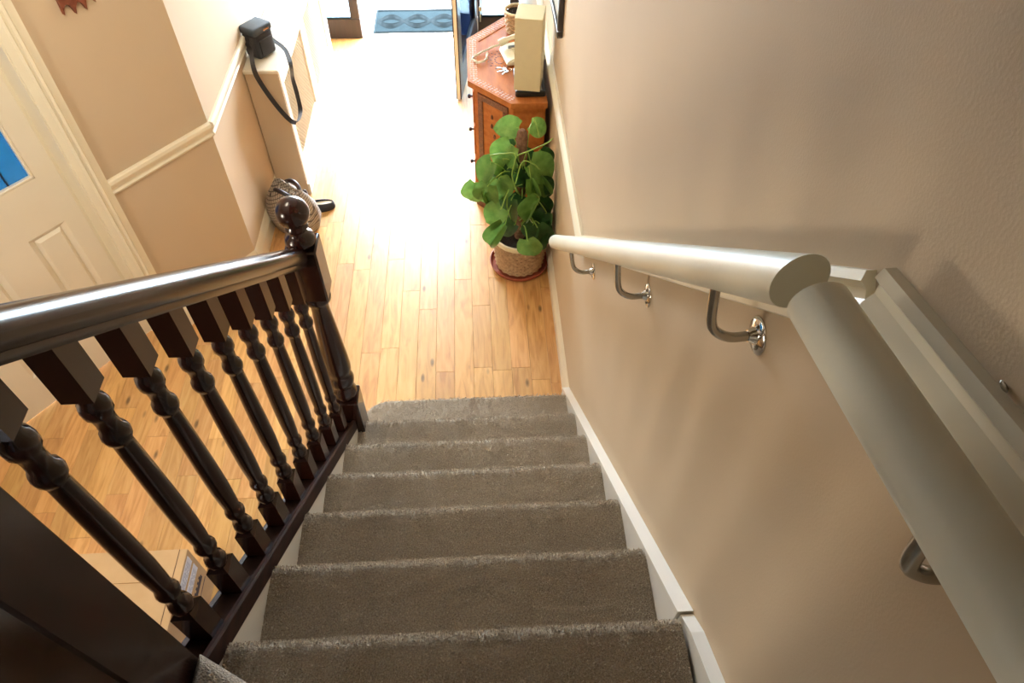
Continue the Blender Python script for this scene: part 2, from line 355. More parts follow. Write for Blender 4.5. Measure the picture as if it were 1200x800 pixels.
for a, c in pan:
    g = MB(); z0, z1 = 0.185, 0.76; e = 0.022
    # recessed flat, bevelled to a raised field
    for (p0, q0, p1, q1, d0, d1) in ((0, 0, e, e, -0.005, -0.022), (e, e, e*1.6, e*1.6, -0.022, -0.010)):
        o = [(a+p0, z0+q0), (c-p0, z0+q0), (c-p0, z1-q0), (a+p0, z1-q0)]; n_ = [(a+p1, z0+q1), (c-p1, z0+q1), (c-p1, z1-q1), (a+p1, z1-q1)]
        ov = [g.bm.verts.new(dpr(x_, d0, z_)) for x_, z_ in o]; nv = [g.bm.verts.new(dpr(x_, d1, z_)) for x_, z_ in n_]
        for i in range(4): g.bm.faces.new((ov[i], ov[(i+1) % 4], nv[(i+1) % 4], nv[i]))
    g.bm.faces.new(nv)
    g.box(a, c, Y0, Y0+0.004, z0, z1, mx=DMR)
    g.build('panel', 'doorpaint', dr)
gl = MB().box(0.694, 1.43, -0.03, -0.024, GB, GT, mx=DMR).build('glass_pane', 'blueglass', dr)
b = MB(); b.box(0.694, 1.43, -0.024, -0.004, GB, GB+0.012, mx=DMR, bev=0.003); b.box(0.694, 0.706, -0.024, -0.004, GB, GT, mx=DMR, bev=0.003); b.build('glazing_bead', 'doorpaint', dr)
for k in range(7):
    MB().box(0.783+k*0.092, 0.788+k*0.092, -0.032, -0.02, GB, GT, mx=DMR).build('lead_came', 'silverline', gl)
for k in range(3):
    MB().box(0.694, 1.43, -0.032, -0.0195, 1.218+k*0.21, 1.223+k*0.21, mx=DMR).build('lead_came', 'silverline', gl)
# ------------------------------------------------------------------ front entrance
def sidelight(nm, x0, x1, gx0, gx1, label):
    t = thing(nm, label, 'window', (x0, 3.52, 0), kind='structure')
    b = MB(); b.box(x0, x1, 3.49, 3.55, 0, 0.15, bev=0.004); b.box(x0, gx0, 3.49, 3.55, 0.15, 2.06, bev=0.004); b.box(gx1, x1, 3.49, 3.55, 0.15, 2.06, bev=0.004); b.box(gx0, gx1, 3.49, 3.55, 1.96, 2.06)
    b.build('window_frame', 'doordark', t)
    MB().box(gx0, gx1, 3.515, 3.521, 0.15, 1.96).build('glass_pane', 'glass', t)
    MB().box(gx0, gx1, 3.487, 3.50, 0.150, 0.162).build('glazing_bead', 'matrelief', t)
    return t
sidelight('window_1', -1.47, -1.205, -1.45, -1.272, 'dark framed glazed sidelight left of the front doorway')
rs = sidelight('window_2', -0.332, -0.02, -0.295, -0.09, 'dark framed glazed sidelight right of the open front door')
b = MB(); b.tube([(-0.312, 3.482, 0.12), (-0.312, 3.482, 0.32)], 0.006); b.box(-0.322, -0.302, 3.476, 3.492, 0.20, 0.23); b.build('door_bolt', 'chrome', rs)
MB().box(-1.205, -0.332, 3.50, 3.545, -0.012, 0.008, bev=0.003).build('trim_6', 'doorpaint', **ST)
MB().box(-1.47, -0.02, 3.49, 3.55, 2.0, 2.06).build('trim_7', 'doordark', **ST)
dm = thing('door_2', 'dark wooden glazed front door standing open beside the console cabinet', 'door', (-0.345, 3.48, 0), kind='structure')
ang = math.atan2(2.60-3.48, -0.482+0.350); mxd = Matrix.Translation((-0.350, 3.48, 0)) @ Matrix.Rotation(ang, 4, 'Z')   # local x along leaf, y to +x side
Ld = 0.88
b = MB()
for a in ((0.0, 0.11, 0.01, 2.0), (Ld-0.11, Ld, 0.01, 2.0), (0.11, Ld-0.11, 0.01, 0.20), (0.11, Ld-0.11, 0.88, 1.0), (0.11, Ld-0.11, 1.88, 2.0)):
    b.box(a[0], a[1], -0.018, 0.018, a[2], a[3], mx=mxd)
b.build('door_frame', 'doordark', dm)
for z0, z1 in ((0.20, 0.88), (1.0, 1.88)): MB().box(0.11, Ld-0.11, -0.004, 0.004, z0, z1, mx=mxd).build('glass_pane', 'darkglass', dm)
MB().box(Ld, Ld+0.003, -0.010, 0.010, 0.01, 2.0, mx=mxd).build('edge_strip', 'phone', dm, label='pale edge strip')
b = MB(); b.tube([mxd @ Vector((Ld-0.05, s*0.02, 1.02)) for s in (-1, -3)], 0.008); b.tube([mxd @ Vector((Ld-0.05, -0.06, 1.02)), mxd @ Vector((Ld-0.17, -0.06, 1.02))], 0.008); b.build('handle', 'chrome', dm)
# door mat
t = thing('door_mat', 'slate blue rubber mat with interlaced swirls in front doorway', 'mat', (-0.8, 3.69, -0.016))
MB().box(-1.135, -0.47, 3.555, 3.96, -0.016, -0.004, bev=0.004).build('mat_base', 'doormat', t)
b = MB()
for y0 in (0, 1):
    for k in range(2):
        for off in (-0.018, 0, 0.018):
            pts = [(-1.11+0.62*i/40, 3.758+off+(0.10 if k else -0.10)*math.sin(2*math.pi*i/40*1.5 + y0*math.pi)*(0.9 if y0 else 0.55), -0.003) for i in range(41)]
            b.tube(pts, 0.0045, 5)
for yy in (3.575, 3.59, 3.93, 3.945): b.tube([(-1.12, yy, -0.003), (-0.49, yy, -0.003)], 0.004, 5)
for xx in (-1.122, -0.485): b.tube([(xx, 3.57, -0.003), (xx, 3.945, -0.003)], 0.004, 5)
b.build('swirl_relief', 'matrelief', t, label='raised swirl lines')
# ------------------------------------------------------------------ staircase
stc = thing('staircase', 'straight flight of taupe carpeted stairs between white strings', 'staircase', (-0.45, 0, 0))
def step_profile(y0, z1, z0, yb):
    P = [(y0-0.028, z0), (y0-0.028, z1-0.045)]
    for k in range(9):
        a = -math.pi/2*0.9 + k/8*math.pi*0.95
        P.append((y0-0.021+0.021*math.cos(a), z1-0.021+0.021*math.sin(a)))
    nn_ = 10
    for k in range(1, nn_+1): P.append((y0-0.021+(yb-y0+0.021)*k/nn_, z1))
    P += [(yb, z1-0.04), (y0-0.06, z1-0.04), (y0-0.06, z0)]
    return P
def tufts(par, patches, n, seed):
    rnd = random.Random(seed); vs = []; fs = []
    for _ in range(n):
        p, nr = patches(rnd)
        d = (nr + Vector((rnd.uniform(-.6, .6), rnd.uniform(-.6, .6), rnd.uniform(-.4, .6)))).normalized()*rnd.uniform(0.004, 0.009)
        s = d.cross(Vector((rnd.uniform(-1, 1), rnd.uniform(-1, 1), rnd.uniform(-1, 1)))).normalized()*0.0014
        i = len(vs); vs += [tuple(p-s), tuple(p+s), tuple(p+d+s*0.6), tuple(p+d-s*0.6)]; fs.append((i, i+1, i+2, i+3))
    me = bpy.data.meshes.new('carpet_pile'); me.from_pydata(vs, [], fs); me.materials.append(M['pile'])
    link('carpet_pile', me, par, kind='stuff')
for i in range(2, 8):
    y0 = -(i-1)*GO; z1 = i*RISE; yb = y0-GO-0.028
    prof = step_profile(y0, z1, z1-RISE, yb)
    b = MB()
    if i == 7:
        b.prism(prof[:11] + [(y0-0.0605, z1), (y0-0.0605, z1-RISE)], XL, XR, 'x')
        b.prism([(XL, y0-0.06), (XR, y0-0.06), (XR, -1.90), (-0.84, -1.43), (XL, -1.41)], z1-0.04, z1, 'z')
    else:
        n = 60
        rings = []
        for k in range(n+1):
            x = XL+(XR-XL)*k/n
            rings.append([b.bm.verts.new((x, y + noise.noise(Vector((x*18, y*18, z*18)))*0.0022, z + (noise.noise(Vector((x*14+5, y*14, z*14)))*0.0022 if z > z1-0.03 else 0))) for y, z in prof])
        m_ = len(prof)
        for A, B in zip(rings, rings[1:]):
            for k in range(m_): b.bm.faces.new((A[k], A[(k+1) % m_], B[(k+1) % m_], B[k]))
        b.bm.faces.new(rings[0]); b.bm.faces.new(rings[-1][::-1])
    tr = b.build('carpeted_tread', 'carpet', stc, smooth=40)
    def patch(rnd, y0=y0, z1=z1, yb=yb, i=i):
        x = rnd.uniform(XL+0.002, XR-0.002)
        if rnd.random() < 0.28:
            a = rnd.uniform(-0.9, math.pi/2); return Vector((x, y0-0.021+0.021*math.cos(a), z1-0.021+0.021*math.sin(a))), Vector((0, math.cos(a), math.sin(a)))
        return Vector((x, rnd.uniform(yb if i < 7 else yb-0.02, y0-0.02), z1)), Vector((0, 0, 1))
    tufts(tr, patch, 15000 if i > 4 else 10000, i)
# bottom step with rounded end
b = MB(); poly = [(XR, 0.008), (-0.79, 0.008)] + [(-0.79-0.098*math.sin(a), -0.09+0.098*math.cos(a)) for a in [k*math.pi/16 for k in range(1, 9)]] + [(-0.888, -0.25), (XR, -0.25)]
def inset(poly, d):
    c = Vector((-0.46, -0.12)); return [(p[0] + (d if p[0] < -0.6 else 0), p[1] - (d if p[1] > -0.2 else 0)) for p in poly]
rings = [[b.bm.verts.new((p[0], p[1], z)) for p in inset(poly, d)] for d, z in ((0.024, 0), (0.024, 0.15), (0.006, 0.155), (0, 0.165), (0.0, 0.174), (0.006, 0.184), (0.016, 0.19))]
n = len(poly)
for A, B in zip(rings, rings[1:]):
    for k in range(n): b.bm.faces.new((A[k], A[(k+1) % n], B[(k+1) % n], B[k]))
b.bm.faces.new(rings[-1]); b.bm.faces.new(rings[0][::-1])
tr = b.build('carpeted_tread', 'carpet', stc, smooth=50, label='bottom carpeted step with rounded left end')
def patch1(rnd):
    while True:
        x, y = rnd.uniform(-0.885, XR), rnd.uniform(-0.24, 0.004)
        if x < -0.79 and y > -0.09 and (x+0.79)**2+(y+0.09)**2 > 0.094**2: continue
        return Vector((x, y, 0.188)), Vector((0, 0.1 if y > -0.02 else 0, 1))
tufts(tr, patch1, 9000, 1)
# winders
def wedge(polyxy, z1, z0, seed, n):
    b = MB(); b.prism(polyxy, z0, z1, 'z')
    es = [e for e in b.bm.edges if all(v.co.z > z1-1e-4 for v in e.verts)]
    bmesh.ops.bevel(b.bm, geom=es, offset=0.022, segments=4, affect='EDGES', profile=0.5)
    tr = b.build('carpeted_tread', 'carpet', stc, smooth=50)
    A = [Vector((*p, z1)) for p in polyxy]
    def pt(rnd):
        k = rnd.randrange(1, len(A)-1); u_, v_ = rnd.random(), rnd.random()
        if u_+v_ > 1: u_, v_ = 1-u_, 1-v_
        p = A[0]+(A[k]-A[0])*u_+(A[k+1]-A[0])*v_; c = (A[0]+A[1]+A[2])/3; return p + (c-p)*0.05, Vector((0, 0, 1))
    tufts(tr, pt, n, seed)
wedge([(-0.838, -1.385), (XR, -1.845), (XR, -2.78), (-0.52, -2.10), (-0.845, -1.52)], 8*RISE, 7*RISE-0.02, 81, 14000)
wedge([(-0.86, -1.53), (-0.50, -2.12), (XR-0.3, -2.78), (-0.86, -2.78)], 9*RISE, 8*RISE-0.02, 91, 4000)
wedge([(-0.97, -1.53), (-0.862, -1.56), (-0.862, -2.78), (-1.2, -2.78)], 10*RISE, 9*RISE-0.02, 92, 200)
# wall string
ys0 = 0.0866
top = [(ys0, nos(ys0)+0.005), (-1.300, nos(-1.300)+0.005)]
b = MB().prism([(ys0, 0), top[0], top[1], (-1.300, nos(-1.300)-0.25), (0.0, 0)], XR, -0.0005, 'x'); b.build('wall_string', 'string', stc)
zt = nos(-1.304)-0.004
b = MB().prism([(-1.304, zt), (-1.35, zt+0.045), (-1.60, zt+0.05+0.25*0.55), (-2.79, zt+0.05+0.25*0.55+1.19*0.42), (-2.79, zt-0.1), (-1.304, zt-0.25)], XR+0.006, -0.0005, 'x'); b.build('wall_string', 'string', stc)
# outer string, spandrel
b = MB().prism([(-0.185, nos(-0.185)+0.0), (-1.40, nos(-1.40)+0.0), (-1.40, nos(-1.40)-0.27), (-0.185, 0.02), ], -0.895, XL, 'x'); b.build('outer_string', 'string', stc)
b = MB().prism([(-0.28, 0), (-0.28, nos(-0.28)-0.04), (-1.40, nos(-1.40)-0.04), (-1.40, 0)], -0.925, -0.896, 'x'); b.build('side_panel', 'dark', stc)
# ------------------------------------------------------------------ banister
ban = thing('banister', 'dark varnished stair banister with turned balusters and ball topped newel', 'banister', (-0.893, -0.8, 0))
BX = -0.893
def rail_sweep(prof, y0, y1, zoff, k_=0):
    b = MB(); s = -RISE/GO
    pts = [(BX+d, h) for d, h in prof]
    A = [b.bm.verts.new((x, y0, nos(y0)+zoff+h*1.32)) for x, h in pts]; B = [b.bm.verts.new((x, y1, nos(y1)+zoff+k_*(y1-y0)+h*1.32)) for x, h in pts]
    n = len(pts)
    for k in range(n): b.bm.faces.new((A[k], A[(k+1) % n], B[(k+1) % n], B[k]))
    b.bm.faces.new(A); b.bm.faces.new(B[::-1]); return b
HP = []
for k in range(13):
    a = math.pi*k/12; HP.append((0.032*math.cos(a), 0.008+0.022*math.sin(a)))
HP = [(0.020, -0.028), (0.024, -0.022), (0.024, -0.014), (0.031, -0.006)] + HP + [(-0.031, -0.006), (-0.024, -0.014), (-0.024, -0.022), (-0.020, -0.028)]
rail_sweep(HP, -0.262, -1.41, 0.862, 0.024).build('banister_rail', 'dark', ban, smooth=40)
BP = [(0.032, -0.03), (0.032, 0.010), (0.028, 0.014), (0.020, 0.012), (0.020, 0.002), (-0.020, 0.002), (-0.020, 0.012), (-0.028, 0.014), (-0.032, 0.010), (-0.032, -0.03)]
br = rail_sweep(BP, -0.262, -1.41, 0.022).build('base_rail', 'darkrail', ban)
def baluster_mesh():
    b = MB(); h = 0.0205; sl = RISE/GO
    # origin: on the nosing line. square bottom block with raked foot
    def block(zb, zt_, rb, rt):
        v = []
        for (sx, sy) in ((-1, -1), (1, -1), (1, 1), (-1, 1)):
            v.append((sx*h, sy*h, zb - (sy*h*sl if rb else 0)))
        for (sx, sy) in ((-1, -1), (1, -1), (1, 1), (-1, 1)):
            v.append((sx*h, sy*h, zt_ - (sy*h*sl if rt else 0)))
        V = [b.bm.verts.new(p) for p in v]
        for f in ((3, 2, 1, 0), (4, 5, 6, 7), (0, 1, 5, 4), (1, 2, 6, 5), (2, 3, 7, 6), (3, 0, 4, 7)): b.bm.faces.new([V[i] for i in f])
        return V
    block(0.022, 0.150, True, False); block(0.712, 0.822, False, True)
    # pyramidal chamfers then the turning
    for z0, z1 in ((0.150, 0.161), (0.712, 0.701)):
        A = [b.bm.verts.new((sx*h, sy*h, z0)) for sx, sy in ((-1, -1), (1, -1), (1, 1), (-1, 1))]; B = [b.bm.verts.new((sx*h*0.62, sy*h*0.62, z1)) for sx, sy in ((-1, -1), (1, -1), (1, 1), (-1, 1))]
        for k in range(4): b.bm.faces.new((A[k], A[(k+1) % 4], B[(k+1) % 4], B[k]))
    b.lathe([(0.013, 0.150), (0.0190, 0.163), (0.0205, 0.174), (0.0185, 0.186), (0.0145, 0.192), (0.0150, 0.214), (0.0190, 0.226), (0.0200, 0.234), (0.0180, 0.243), (0.0150, 0.250), (0.0165, 0.270),
             (0.0185, 0.33), (0.0182, 0.42), (0.0168, 0.50), (0.0152, 0.57), (0.0148, 0.592), (0.0155, 0.597), (0.0195, 0.604), (0.0210, 0.613), (0.0195, 0.622), (0.0155, 0.629), (0.0148, 0.645), (0.0160, 0.660), (0.0205, 0.668), (0.0210, 0.680), (0.0190, 0.690), (0.0150, 0.696), (0.013, 0.72)], seg=16)
    return b.mesh('baluster', 'dark', 40)
bm_ = baluster_mesh(); ys = [-0.352 - 0.1185*k for k in range(9)]
for y in ys: link('baluster', bm_, ban, (BX, y, nos(y)))
for a, c in zip(ys, ys[1:]):
    g = MB(); g.prism([(a-0.021, nos(a-0.021)+0.024), (c+0.021, nos(c+0.021)+0.024), (c+0.021, nos(c+0.021)+0.034), (a-0.021, nos(a-0.021)+0.034)], BX-0.0195, BX+0.0195, 'x'); g.build('spacer_fillet', 'darkmatt', br)
NX, NY = -0.881, -0.228
b = MB(); h = 0.045
b.box(NX-h, NX+h, NY-h, NY+h, 0.0, 0.565, bev=0.004); b.box(NX-h, NX+h, NY-h, NY+h, 1.105, 1.305, bev=0.005)
b.lathe([(0.030, 0.56), (0.041, 0.58), (0.043, 0.60), (0.036, 0.615), (0.032, 0.63), (0.043, 0.65), (0.045, 0.67), (0.040, 0.69), (0.037, 0.70), (0.043, 0.72), (0.0445, 0.74), (0.042, 0.80), (0.036, 0.90), (0.030, 1.00), (0.0275, 1.055), (0.030, 1.062), (0.041, 1.075), (0.043, 1.088), (0.040, 1.10), (0.03, 1.112)], (NX, NY, 0), 28)
np_ = b.build('newel_post', 'dark', ban, smooth=40)
g = MB(); g.lathe([(0.028, 1.300), (0.040, 1.306), (0.043, 1.318), (0.040, 1.332), (0.028, 1.342), (0.024, 1.350), (0.025, 1.360), (0.032, 1.366), (0.030, 1.372)] + [(0.0455*math.sin(a), 1.415-0.0455*math.cos(a)) for a in [0.62+k*(math.pi-0.64)/16 for k in range(17)]], (NX, NY, 0), 32)
g.build('ball_finial', 'dark', np_, smooth=50)
b = MB(); b.box(-0.936, -0.843, -1.478, -1.386, 1.0, 2.56, bev=0.004); n2 = b.build('newel_post', 'dark', ban, label='upper square newel post in shadow')
g = MB(); g.lathe([(0.028, 2.555), (0.043, 2.575), (0.028, 2.60), (0.024, 2.61)] + [(0.050*math.sin(a), 2.67-0.050*math.cos(a)) for a in [0.5+k*(math.pi-0.52)/10 for k in range(11)]], (-0.89, -1.432, 0), 20); g.build('ball_finial', 'dark', n2, smooth=50)
MB().prism([(-0.937, 1.0), (-0.937, 1.78), (-2.3, 2.45), (-2.3, 1.0)], -1.46, -1.43, 'y').build('upper_side_panel', 'dark', stc)
# ------------------------------------------------------------------ wall handrails
RR = 0.0265
def cylrail(p0, p1, round0):
    b = MB(); p0, p1 = Vector(p0), Vector(p1); d = (p1-p0).normalized(); pts = []; rr = []
    if round0:
        for k in range(6):
            a = math.pi/2*k/6; pts.append(p0 + d*(RR*0.8*(1-math.cos(a)))); rr.append(max(RR*math.sin(a), 0.002))
        p0 = p0 + d*RR*0.8
    L = (p1-p0).length
    for k in range(31): pts.append(p0+(p1-p0)*(k/30)); rr.append(RR)
    b.tube(pts, rr, 40, up=(1, 0, 0)); dd = d
    for v in list(b.bm.verts):        # upper and lower ends sawn plumb
        for e, on in ((p1, True), (p0, not round0)):
            if on and abs((v.co-e).dot(dd)) < 1e-4: v.co -= dd*((v.co.y-e.y)/dd.y)
    return b
def bracket(y, zp, xr, zr, par, parw):
    b = MB(); R_ = Matrix.Rotation(math.pi/2, 4, 'Y')
    b.lathe([(0.0275, 0), (0.028, -0.002), (0.026, -0.004), (0.013, -0.006), (0.010, -0.012), (0.009, -0.016)], seg=24, mx=Matrix.Translation((0, y, zp)) @ R_)
    pl = b.build('mounting_plate', 'chrome', par, smooth=40)
    for a in (90, 210, 330):
        MB().sphere((-0.006, y+0.017*math.cos(math.radians(a)), zp+0.017*math.sin(math.radians(a))), 0.0035, 8).build('screw', 'steel', pl)
    pts = spline([(-0.012, y, zp), (-0.040, y, zp-0.002), (-0.062, y+0.002, zp+0.010), (xr+0.014, y+0.002, zp+0.036), (xr+0.004, y, zr)], 8)
    MB().tube(pts, 0.0072, 10).build('bracket_arm', 'steel', par, smooth=60)
h1 = thing('wall_handrail', 'lower ivory painted round handrail on chrome wall brackets', 'handrail', (-0.1, -0.55, 1.55), 'handrails along the right wall')
E0, E1 = Vector((-0.088, 0.270, 0.825)), Vector((-0.088, -1.295, 2.202))
cylrail(E0, E1, True).build('rail', 'rail', h1, smooth=50)
def rz(y): return E0.z + (E1.z-E0.z)*(y-E0.y)/(E1.y-E0.y)
for y, zp in ((-0.075, 1.003), (-0.654, 1.501), (-1.129, 1.924)): bracket(y, zp, -0.088, rz(y)-0.030, h1, None)
h2 = thing('wall_handrail', 'upper ivory painted round handrail nearest the camera', 'handrail', (-0.1, -1.6, 2.28), 'handrails along the right wall')
F0, F1 = Vector((-0.0865, -1.331, 2.2125)), Vector((-0.088, -2.5, 2.420))
cylrail(F0, F1, False).build('rail', 'rail', h2, smooth=50)
bracket(-1.545, 2.135, -0.086, 2.225, h2, None)
# ------------------------------------------------------------------ radiator cover
CT = 0.785; cx0, cx1, cy0, cy1 = K.x+0.001, -1.368, 1.648, 3.11
rc = thing('radiator_cover', 'pale painted radiator cover with lattice panels along left hall wall', 'radiator cover', (-1.5, 2.5, 0))
MB().box(cx0, cx1+0.006, cy0-0.012, cy1+0.006, CT-0.02, CT, bev=0.004).build('top_shelf', 'doorpaint', rc)
MB().box(cx0+0.004, cx1-0.002, cy0, cy0+0.018, 0.0, CT-0.02).build('end_panel', 'wall', rc, label='beige end panel')
MB().box(cx0+0.004, cx1-0.002, cy1-0.018, cy1, 0.0, CT-0.02).build('end_panel', 'wall', rc)
b = MB(); pans = [(cy0+0.065, 2.305), (2.42, cy1-0.115)]
b.box(cx1-0.018, cx1, cy0+0.018, cy1-0.018, 0, 0.20); b.box(cx1-0.018, cx1, cy0+0.018, cy1-0.018, 0.675, CT-0.02)
edg = [cy0+0.018] + [v for a in pans for v in a] + [cy1-0.018]
for i in range(0, len(edg), 2): b.box(cx1-0.018, cx1, edg[i], edg[i+1], 0.20, 0.675)
b.box(cx1, cx1+0.012, cy0, cy1, 0, 0.07)
b.build('front_frame', 'doorpaint', rc)
for a, c in pans:
    b = MB(); b.box(cx1-0.0165, cx1-0.0150, a, c, 0.20, 0.675)
    L_ = 0.475; y = a - L_
    while y < c:
        for s in (0, 1):
            ya, yb_ = max(y, a), min(y+L_, c)
            if yb_ - ya > 0.02:
                za, zb = (0.20+(ya-y), 0.20+(yb_-y)) if s == 0 else (0.675-(ya-y), 0.675-(yb_-y))
                b.tube([(cx1-0.013, ya, za), (cx1-0.013, yb_, zb)], 0.0022, 4)
        y += 0.028
    b.build('lattice_panel', 'doorpaint', rc, kind='stuff')
# ------------------------------------------------------------------ camera bag on the cover
cb = thing('camera_bag', 'small black padded camera bag on the radiator cover, strap hanging', 'bag', (-1.474, 1.82, CT))
Rb = Matrix.Translation((-1.470, 1.812, CT+0.001)) @ Matrix.Rotation(math.radians(56), 4, 'Z')
b = MB(); b.box(-0.062, 0.062, -0.05, 0.05, 0, 0.125, bev=0.016, mx=Rb, seg=3); b.build('body', 'blackfab', cb, smooth=40)
b = MB(); b.box(-0.066, 0.066, -0.054, 0.054, 0.118, 0.158, bev=0.014, mx=Rb, seg=3); b.build('lid', 'lid', cb, smooth=40, label='black padded lid with painted blue-grey sheen')
b = MB(); b.box(-0.045, 0.045, -0.060, -0.048, 0.012, 0.095, bev=0.008, mx=Rb, seg=2); b.build('front_pocket', 'blackfab', cb, smooth=40)
b = MB(); b.box(0.0, 0.035, -0.0555, -0.0535, 0.132, 0.139, mx=Rb); b.build('badge', 'steel', cb)
def ribbon(pts, wv, hw, th):
    b = MB(); pts = spline(pts, 6); n = len(pts); R4 = []
    for i, p in enumerate(pts):
        t = (pts[min(i+1, n-1)]-pts[max(i-1, 0)]).normalized(); q = Vector(wv[0]).lerp(Vector(wv[1]), i/(n-1)); q = (q - t*q.dot(t)).normalized(); o = t.cross(q)
        R4.append([b.bm.verts.new(p+q*a*hw+o*c*th) for a, c in ((-1, -1), (1, -1), (1, 1), (-1, 1))])
    for A, B in zip(R4, R4[1:]):
        for k in range(4): b.bm.faces.new((A[k], A[(k+1) % 4], B[(k+1) % 4], B[k]))
    b.bm.faces.new(R4[0][::-1]); b.bm.faces.new(R4[-1]); return b
ey = cy0-0.022
pts = [Rb @ Vector((-0.066, 0, 0.11)), Rb @ Vector((-0.070, -0.005, 0.05)), aty((297, 79), ey-0.004), aty((304, 95), ey), aty((322, 121), ey), aty((339, 140), ey-0.01), Vector(aty((348, 143), ey-0.02)), atx((352, 130), cx1+0.035), atx((348, 110), cx1+0.03), atx((343, 92), cx1+0.022), atz((341, 78), CT-0.03), atz((334, 58), CT+0.006), Rb @ Vector((0.075, -0.01, 0.05)), Rb @ Vector((0.066, 0.0, 0.11))]
ribbon(pts, ((0.9, 0, 0.4), (0.3, 1, 0)), 0.012, 0.0012).build('shoulder_strap', 'blackfab', cb, smooth=60)
# ------------------------------------------------------------------ handbag and slipper
hb = thing('handbag', 'plaid cloth handbag with dark handles on floor by radiator cover', 'bag', (-1.40, 1.365, 0))
b = MB(); rings = []; hc = Vector((-1.400, 1.365, 0)); rot = Matrix.Rotation(math.radians(-35), 4, 'Z')
lv = [(0, 0.085, 0.065), (0.01, 0.115, 0.085), (0.07, 0.135, 0.10), (0.14, 0.132, 0.092), (0.20, 0.112, 0.062), (0.235, 0.092, 0.03), (0.245, 0.088, 0.018), (0.225, 0.075, 0.010)]
for z, a_, c_ in lv:
    ring = []
    for k in range(28):
        t_ = 2*math.pi*k/28; ex = 0.75
        q = 1.13*Vector((a_*math.copysign(abs(math.cos(t_))**ex, math.cos(t_)), c_*math.copysign(abs(math.sin(t_))**ex, math.sin(t_)), z + 0.012*math.sin(3*t_+1)*(z/0.24)))
        q += Vector((0.005*noise.noise(q*30), 0.006*noise.noise(q*25+Vector((3, 1, 2))), 0))
        ring.append(b.bm.verts.new(rot @ q + hc))
    rings.append(ring)
for A, B in zip(rings, rings[1:]):
    for k in range(28): b.bm.faces.new((A[k], A[(k+1) % 28], B[(k+1) % 28], B[k]))
b.bm.faces.new(rings[0][::-1]); b.bm.faces.new(rings[-1])
b.build('bag_body', 'plaid', hb, smooth=50)
for s in (-1, 1):
    pts = [rot @ Vector((0.065*math.cos(t_), s*(0.02+0.03*math.sin(t_)), 0.225+0.05*math.sin(t_))) + hc for t_ in [k*math.pi/14 for k in range(15)]]
    MB().tube(pts, 0.012, 8).build('handle', 'bagleather', hb, smooth=60)
b = MB()
for xx in (-0.065, 0.065):
    for s in (-1, 1):
        p = rot @ Vector((xx, s*0.056, 0.215)) + hc; MB().sphere(p, 0.02, 10, (0.8, 0.8, 1.4)).build('handle_tab', 'bagleather', hb, smooth=60)
sl = thing('flat_shoe', 'black slip-on shoe with cream insole on floor beside plaid handbag', 'shoe', (-1.29, 1.505, 0))
sm = Matrix.Translation((-1.295, 1.510, 0)) @ Matrix.Rotation(math.radians(12), 4, 'Z')
def sole_ring(k, kw=1):
    return [(0.092*math.cos(2*math.pi*i/28)*k, (0.040+0.008*math.cos(2*math.pi*i/28))*math.sin(2*math.pi*i/28)*k*kw) for i in range(28)]
MB().prism(sole_ring(1), 0, 0.010, 'z', mx=sm).build('sole', 'black', sl)
MB().prism(sole_ring(0.84, 0.62), 0.010, 0.033, 'z', mx=sm).build('insole', 'insole', sl)
b = MB(); lv_ = [(1.0, 1.0, 0.008), (1.0, 1.0, 0.024), (0.97, 0.86, 0.040), (0.90, 0.62, 0.046), (0.86, 0.55, 0.043)]
R_ = [[b.bm.verts.new(sm @ Vector((x_*1, y_, z_ - 0.010*max(0, x_/0.09)))) for x_, y_ in sole_ring(k_, w_)] for k_, w_, z_ in lv_]
for A, B in zip(R_, R_[1:]):
    for k in range(28): b.bm.faces.new((A[k], A[(k+1) % 28], B[(k+1) % 28], B[k]))
b.build('upper', 'blackfab', sl, smooth=60)
# ------------------------------------------------------------------ console cabinet
CZ = 0.79
tc_ = thing('console_cabinet', 'orange brown half octagonal carved cabinet against right wall', 'cabinet', (-0.2, 1.75, 0))
def octo(x0, xm, ya, yb2, yc, yd, z0, z1): return MB().prism([(x0, ya), (xm, yb2), (-0.409+0.409+(-0.022 if False else x0), yd)] if False else [(-0.026, ya), (xm, ya), (x0, yb2), (x0, yc), (xm, yd), (-0.026, yd)], z0, z1, 'z')
octo(-0.408, -0.203, 1.285, 1.50, 1.915, 2.15, CZ-0.03, CZ-0.004).build('table_top', 'console', tc_)
# raised rim band on the top
def ringband(o, i_, z0, z1):
    b = MB(); n = len(o)
    for k in range(n-1):
        a, c = o[k], o[k+1]; d, e = i_[k+1], i_[k]; b.prism([a, c, d, e], z0, z1, 'z')
    return b
oo = [(-0.026, 1.285), (-0.203, 1.285), (-0.408, 1.50), (-0.408, 1.915), (-0.203, 2.15), (-0.026, 2.15)]
ii = [(-0.026, 1.35), (-0.175, 1.35), (-0.345, 1.525), (-0.345, 1.89), (-0.175, 2.085), (-0.026, 2.085)]
rb_ = ringband(oo, ii, CZ-0.004, CZ).build('carved_rim', 'console', tc_)
b = MB()
def mid(a, c, t_): return Vector((a[0]+(c[0]-a[0])*t_, a[1]+(c[1]-a[1])*t_))
for k in range(1, 4):
    a = mid(oo[k], ii[k], 0.5); c = mid(oo[k+1], ii[k+1], 0.5); L_ = (c-a).length; n = int(L_/0.019); d = (c-a)/L_; pn = Vector((-d.y, d.x))
    for j in range(n):
        p = a+d*(L_*(j+0.5)/n); s = 1 if j % 2 else -1
        for q, r_ in ((0.0, 0.0075), (0.013*s, 0.006), (-0.015*s, 0.005)):
            v = p+pn*q; b.lathe([(r_, 0), (r_*0.7, 0.0012), (r_*0.2, 0.0018)], (v.x, v.y, CZ), 6)
b.build('rim_carving', 'carvelight', tc_, kind='stuff')
b = MB(); ctr = (-0.24, 1.70)
